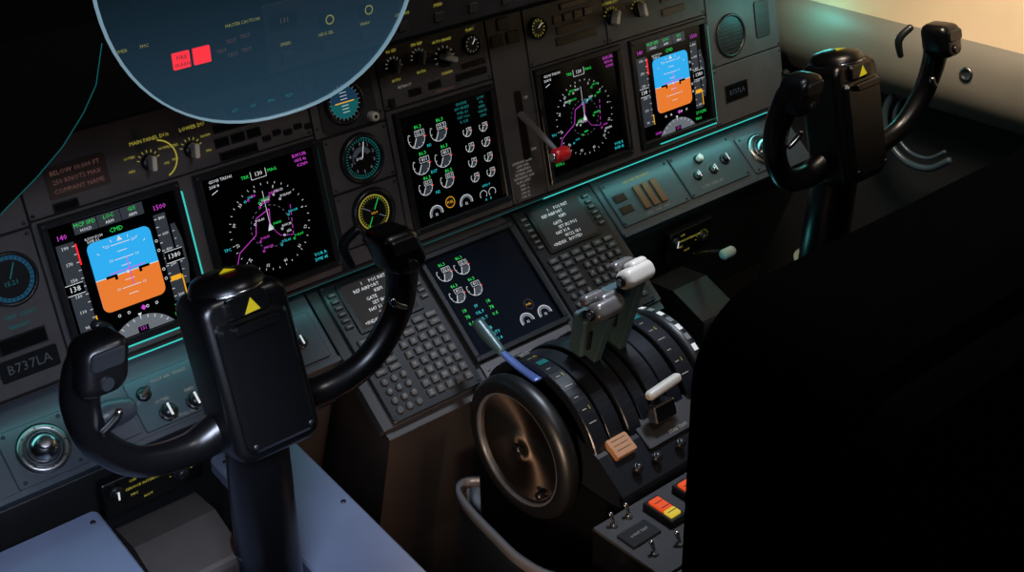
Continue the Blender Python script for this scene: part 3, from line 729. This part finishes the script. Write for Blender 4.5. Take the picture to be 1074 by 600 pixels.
wallstrip(-.42,-.402,.0035,'rim_grey'); wallstrip(-.90,-.42,.0025,'plastic_black'); b.build()
# aft pedestal
b=B('center_pedestal')
b.rr(-.150,.20,-1.35,-.525,-.90,-.355,'plastic_black',.004)
AP=Fr((0,0,-.352),(1,0,0),(0,1,0)); b.f=AP
b.rr(-.150,.20,-.665,-.528,-.004,.002,'panel_edge',.002,.0006)
for x in (-.048,.012,.09):
    b.rr(x-.022,x+.010,-.605,-.545,.002,.014,'inset_black',.004,.002)
    b.f=AP.at(x-.006,0,.010); b.rr(-.010,.010,-.598,-.582,.002,.008,'e_fireyellow',.002,.001); b.rr(-.010,.010,-.582,-.552,.002,.008,'e_fireorange',.002,.001)
    for k in range(3): b.flat(-.008,.008,-.590-.0+k*.013,-.5885+k*.013,.0084,'inset_black')
    b.f=AP
for k in range(7):
    y1=-.67-k*.095; b.rr(-.148,.198,y1-.092,y1,-.004,.002,'panel_grey',.002,.0006)
    for x in (-.142,.192):
        for y in (y1-.085,y1-.008): screw(b,x,y,.003,.002)
    for j in range(6):
        x=-.115+j*.055; 
        if (j+k)%3==0: knob(b,x,y1-.05,.010,.018,'bezel')
        elif (j+k)%3==1:
            b.cyl(x,y1-.045,.006,.002,.006,'metal',12); b.f=AP.at(x,y1-.045,.006); b.tube([(0,0,0),(.002,.008,.018)],[.002,.0035],'metal',8,sub=3); b.f=AP
        else: win(b,x-.018,x+.018,y1-.055,y1-.035,.002)
        b.text(('OFF','TEST','ON','ARM','AUTO','BRT')[j],x,y1-.078,.008,.003,'e_label'); b.text(('FIRE','GEN','APU','1','2','3')[(j+k)%6],x,y1-.018,.007,.003,'e_label')
b.rr(-.140,-.085,-.60,-.565,.002,.006,'bezel',.002,.001)
for x,y in ((-.125,-.545),(-.095,-.545),(-.125,-.625),(-.085,-.635),(-.04,-.635),(.0,-.635),(.05,-.635)):
    b.cyl(x,y,.006,.002,.006,'metal',12); b.f=AP.at(x,y,.006); b.tube([(0,0,0),(-.002,.006,.016)],[.002,.0038],'metal',8,sub=3); b.f=AP
b.text('OVHT DET',-.112,-.582,.007,.0065,'e_label'); b.text('FAULT TEST',-.06,-.650,.007,.003,'e_label')
b.build()
# landing gear lever
b=B('landing_gear_lever')
b.tube([(.179,.004,.036),(.179,-.05,.013),(.178,-.090,-.004)],[(.005,.008),(.0045,.006),(.0045,.005)],'gear_shaft',14,up=(1,0,0))
b.tube([(.167,-.098,-.007),(.190,-.098,-.007)],[.0125,.0125],'knob_red',20,up=(0,0,1),sub=3)
b.f=Fr((.163,-.098,-.007),(0,-1,0),(0,0,1)); b.cyl(0,0,.008,.0,.004,'metal',16,.001); b.build()
# ------------------------------------------------------------ glareshield
b=B('glareshield')
b.f=Fr((-.9,0,0),(0,1,0),(0,0,1))
b.prism([(-.12,.262),(.05,.236),(.30,.26),(.30,.37),(-.05,.385),(-.13,.375)],0,1.77,'glare_black',.0)
GF=Fr((0,-.122,.318),(1,0,0),(0,-.03,1)); b.f=GF
b.rr(-.66,.62,-.050,.050,-.002,.006,'glare_black',.004,.002)
b.rr(-.36,.40,-.046,.046,.006,.010,'panel_edge',.004,.002)
for i in range(12):
    x=-.33+i*.062
    if i%3==0: win(b,x-.02,x+.02,.012,.032,.010); b.text(('131','150','2000','138')[i//3],x,.022,.010,.0126,'e_brown')
    else: knob(b,x,.012,.009,.022,'bezel',ptr=False); b.ring(x,.012,.005,.0065,.0225,'e_ylabel',n=16)
    b.rr(x-.008,x+.008,-.034,-.02,.010,.014,'key_grey',.002,.001); b.text(('SPEED','HDG SEL','VNAV','LVL CHG')[i%4],x,-.010,.006,.0106,'e_ylabel')
for k,x in enumerate((-.55,-.52,-.40,-.375)):
    b.text(('TIMER','FMC','MASTER','CAUTION')[k],x,.03,.006,.0065,'e_ylabel')
for x,y in ((-.405,.010),(-.405,-.008),(-.385,.012),(-.385,-.006),(-.42,.0)): b.text('TEST',x,y,.007,.0066,'e_brown')
b.f=Fr((0,-.145,0),(1,0,0),(0,0,1))
PO=[(-.95,.13),(-.80,.165),(-.733,.213),(-.690,.240),(-.654,.267),(-.622,.300),(-.601,.329),(-.585,.375),(-.585,.40),(-.95,.40)]
b.prism(PO,0,.02,'glare_black')
for p,q in zip(PO[1:7],PO[2:8]): b.line(p,q,.0012,.0206,'e_tealdim')  # teal-lit edge drawn as a glowing line
b.build()
for u,s_ in ((-.477,'FIRE'),(-.449,'WARN')):
    b=B('fire_warning_light',GF.at(u,0.003,.006)); b.rr(-.013,.013,-.012,.012,0,.003,'bezel',.001); b.rr(-.0115,.0115,-.0105,.0105,.003,.006,'e_red',.001,.001)
    if s_=='FIRE': b.text('FIRE',0,.004,.008,.0064,'window_black'); b.text('WARN',0,-.005,.007,.0064,'window_black')
    b.build()
# ------------------------------------------------------------ HUD combiner glass
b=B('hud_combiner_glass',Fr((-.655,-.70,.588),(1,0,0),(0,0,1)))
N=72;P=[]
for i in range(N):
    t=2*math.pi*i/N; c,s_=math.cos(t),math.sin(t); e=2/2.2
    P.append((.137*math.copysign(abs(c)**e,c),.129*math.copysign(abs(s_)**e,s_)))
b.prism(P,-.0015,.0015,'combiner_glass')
L=[];fs=[]
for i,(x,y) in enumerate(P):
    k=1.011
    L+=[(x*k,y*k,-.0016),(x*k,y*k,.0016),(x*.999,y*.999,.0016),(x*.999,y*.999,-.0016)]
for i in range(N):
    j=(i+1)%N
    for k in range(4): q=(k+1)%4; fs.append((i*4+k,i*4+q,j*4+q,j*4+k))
b.add(L,fs,'rim_glow',True)
b.rr(-.02,.02,.128,.30,-.004,.004,'bezel',.004,.001)
b.build()
# ------------------------------------------------------------ seat
b=B('pilot_seat')
b.f=Fr((0,-1.20,0),(1,0,0),(0,0,1))
b.rr(-.612,-.165,-.40,.432,-.10,.0,'seat_fabric',.055,.02,8)
b.rr(-.585,-.2,-.36,.39,.0,.02,'seat_fabric',.05,.015,8)
b.f=WORLD
b.rr(-.61,-.18,-1.20,-.78,-.47,-.36,'seat_fabric',.05,.03,6)
b.rr(-.52,-.27,-1.15,-.85,-.90,-.47,'plastic_black',.02)
b.build(bevel=.01)
# ------------------------------------------------------------ room
def simple(name,boxes,m):
    b=B(name)
    for q in boxes: b.rr(*q,m)
    return b.build()
simple('floor',[(-1.5,1.5,-2.2,.45,-.95,-.9)],'carpet')
simple('wall_left',[(-1.5,-1.45,-2.2,.45,-.9,1.3)],'wall_dark')
simple('wall_front',[(-1.45,1.45,.40,.45,-.9,.30)],'wall_dark')
simple('wall_back',[(-1.5,1.5,-2.25,-2.2,-.9,1.3)],'wall_dark')
simple('ceiling',[(-1.5,1.5,-2.2,.45,1.3,1.35)],'wall_dark')
b=B('wall_right'); b.f=Fr((0,.40,0),(1,0,0),(0,0,1))
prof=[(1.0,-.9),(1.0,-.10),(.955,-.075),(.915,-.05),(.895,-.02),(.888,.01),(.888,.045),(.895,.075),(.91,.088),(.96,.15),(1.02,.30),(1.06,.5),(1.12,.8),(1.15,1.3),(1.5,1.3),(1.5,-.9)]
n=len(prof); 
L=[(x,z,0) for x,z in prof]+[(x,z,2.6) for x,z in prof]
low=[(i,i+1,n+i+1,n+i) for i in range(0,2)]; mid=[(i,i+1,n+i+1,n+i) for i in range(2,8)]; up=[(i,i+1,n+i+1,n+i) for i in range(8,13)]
b.add(L,low,'wall_dark'); b.add(L,mid,'cream_shaded',True); b.add(L,up,'cream',True); b.add(L,[(13,14,n+14,n+13),(14,15,n+15,n+14),(15,0,n,n+15),tuple(range(n)),tuple(range(2*n-1,n-1,-1))],'wall_dark')
b.f=Fr((.887,-.40,.035),(0,-1,0),(0,0,1)); b.lathe(0,0,[(.013,0),(.013,.003),(.009,.004),(.008,.002),(1e-5,.002)],'metal_brushed',20)
b.build()
b=B('oxygen_mask_hose')
b.tube([(.93,-.30+.085*math.cos(t/10*2*math.pi),-.105+.085*math.sin(t/10*2*math.pi)) for t in range(-4,5)],[.007]*9,'hose_dark',12,up=(1,0,0))
b.tube([(.935,-.30+.066*math.cos(t/10*2*math.pi),-.105+.066*math.sin(t/10*2*math.pi)) for t in range(-4,4)],[.004]*8,'hose_dark',10,up=(1,0,0))
b.build()
# ------------------------------------------------------------ lights
def area(name,loc,target,sx,sy,power,col,spread=180):
    l=bpy.data.lights.new(name,'AREA'); l.shape='RECTANGLE'; l.size=sx; l.size_y=sy; l.energy=power; l.color=col; l.spread=math.radians(spread)
    o=bpy.data.objects.new(name,l); o.location=loc; d=Vector(target)-Vector(loc); o.rotation_euler=d.to_track_quat('-Z','Y').to_euler(); bpy.context.collection.objects.link(o); return o
def point(name,loc,power,col,r=.03):
    l=bpy.data.lights.new(name,'POINT'); l.energy=power; l.color=col; l.shadow_soft_size=r
    o=bpy.data.objects.new(name,l); o.location=loc; bpy.context.collection.objects.link(o)
area('dome_lamp',(-.1,-1.3,1.2),(0,0,.1),.35,.2,3.9,(1,.95,.94))
area('wall_fill_warm',(.50,-.55,.70),(1.0,-.38,.15),.2,.2,3.0,(1,.82,.62),110)  # unseen warm fill added to brighten the right wall
area('strip_lamp_teal',(-.52,-.045,-.118),(-.52,-.10,-.25),.6,.015,.08,(.25,.95,.95))
area('strip_lamp_teal',(.50,-.045,-.118),(.50,-.10,-.25),.6,.015,.13,(.25,.95,.95))
point('corner_lamp_teal',(.84,-.08,.10),.34,(.10,.85,.8))
point('column_fill_teal',(.42,-.26,-.22),.07,(.15,.8,.85),.02)  # unseen point light added for the teal tint around the right column
area('stand_fill_warm',(-.20,-.60,-.62),(-.18,-.15,-.42),.12,.12,.75,(1,.55,.32),90)  # unseen warm light placed to tint the stand face
area('wheel_fill_warm',(-.55,-.75,-.25),(-.12,-.34,-.36),.08,.08,.4,(1,.72,.5),60)  # added for the warm sheen on the trim wheel disc, source unseen
area('cover_fill_blue',(-.80,-.75,.25),(-.6,-.15,-.3),.2,.2,1.0,(.68,.78,1),70)  # unseen bluish light positioned to reach both cover panels
area('quadrant_fill',(.25,-.35,.9),(.03,-.35,-.2),.15,.15,1.0,(.75,.85,1),40)  # unseen bluish fill added above the quadrant
w=bpy.data.worlds.new('w'); sc.world=w; w.use_nodes=True; w.node_tree.nodes['Background'].inputs[0].default_value=(.3,.4,.5,1); w.node_tree.nodes['Background'].inputs[1].default_value=.02
# ------------------------------------------------------------ camera
cam=bpy.data.cameras.new('camera'); co=bpy.data.objects.new('camera',cam); bpy.context.collection.objects.link(co)
a,b_,c=-0.6877,1.06538,-0.02756
R=Matrix.Rotation(a,3,'Z')@Matrix.Rotation(b_,3,'X')@Matrix.Rotation(c,3,'Z')
co.matrix_world=Matrix.Translation((-1.12136,-1.54453,.82114))@R.to_4x4()
cam.sensor_width=36; cam.lens=1327.06/1074*36; cam.clip_start=.01
sc.camera=co
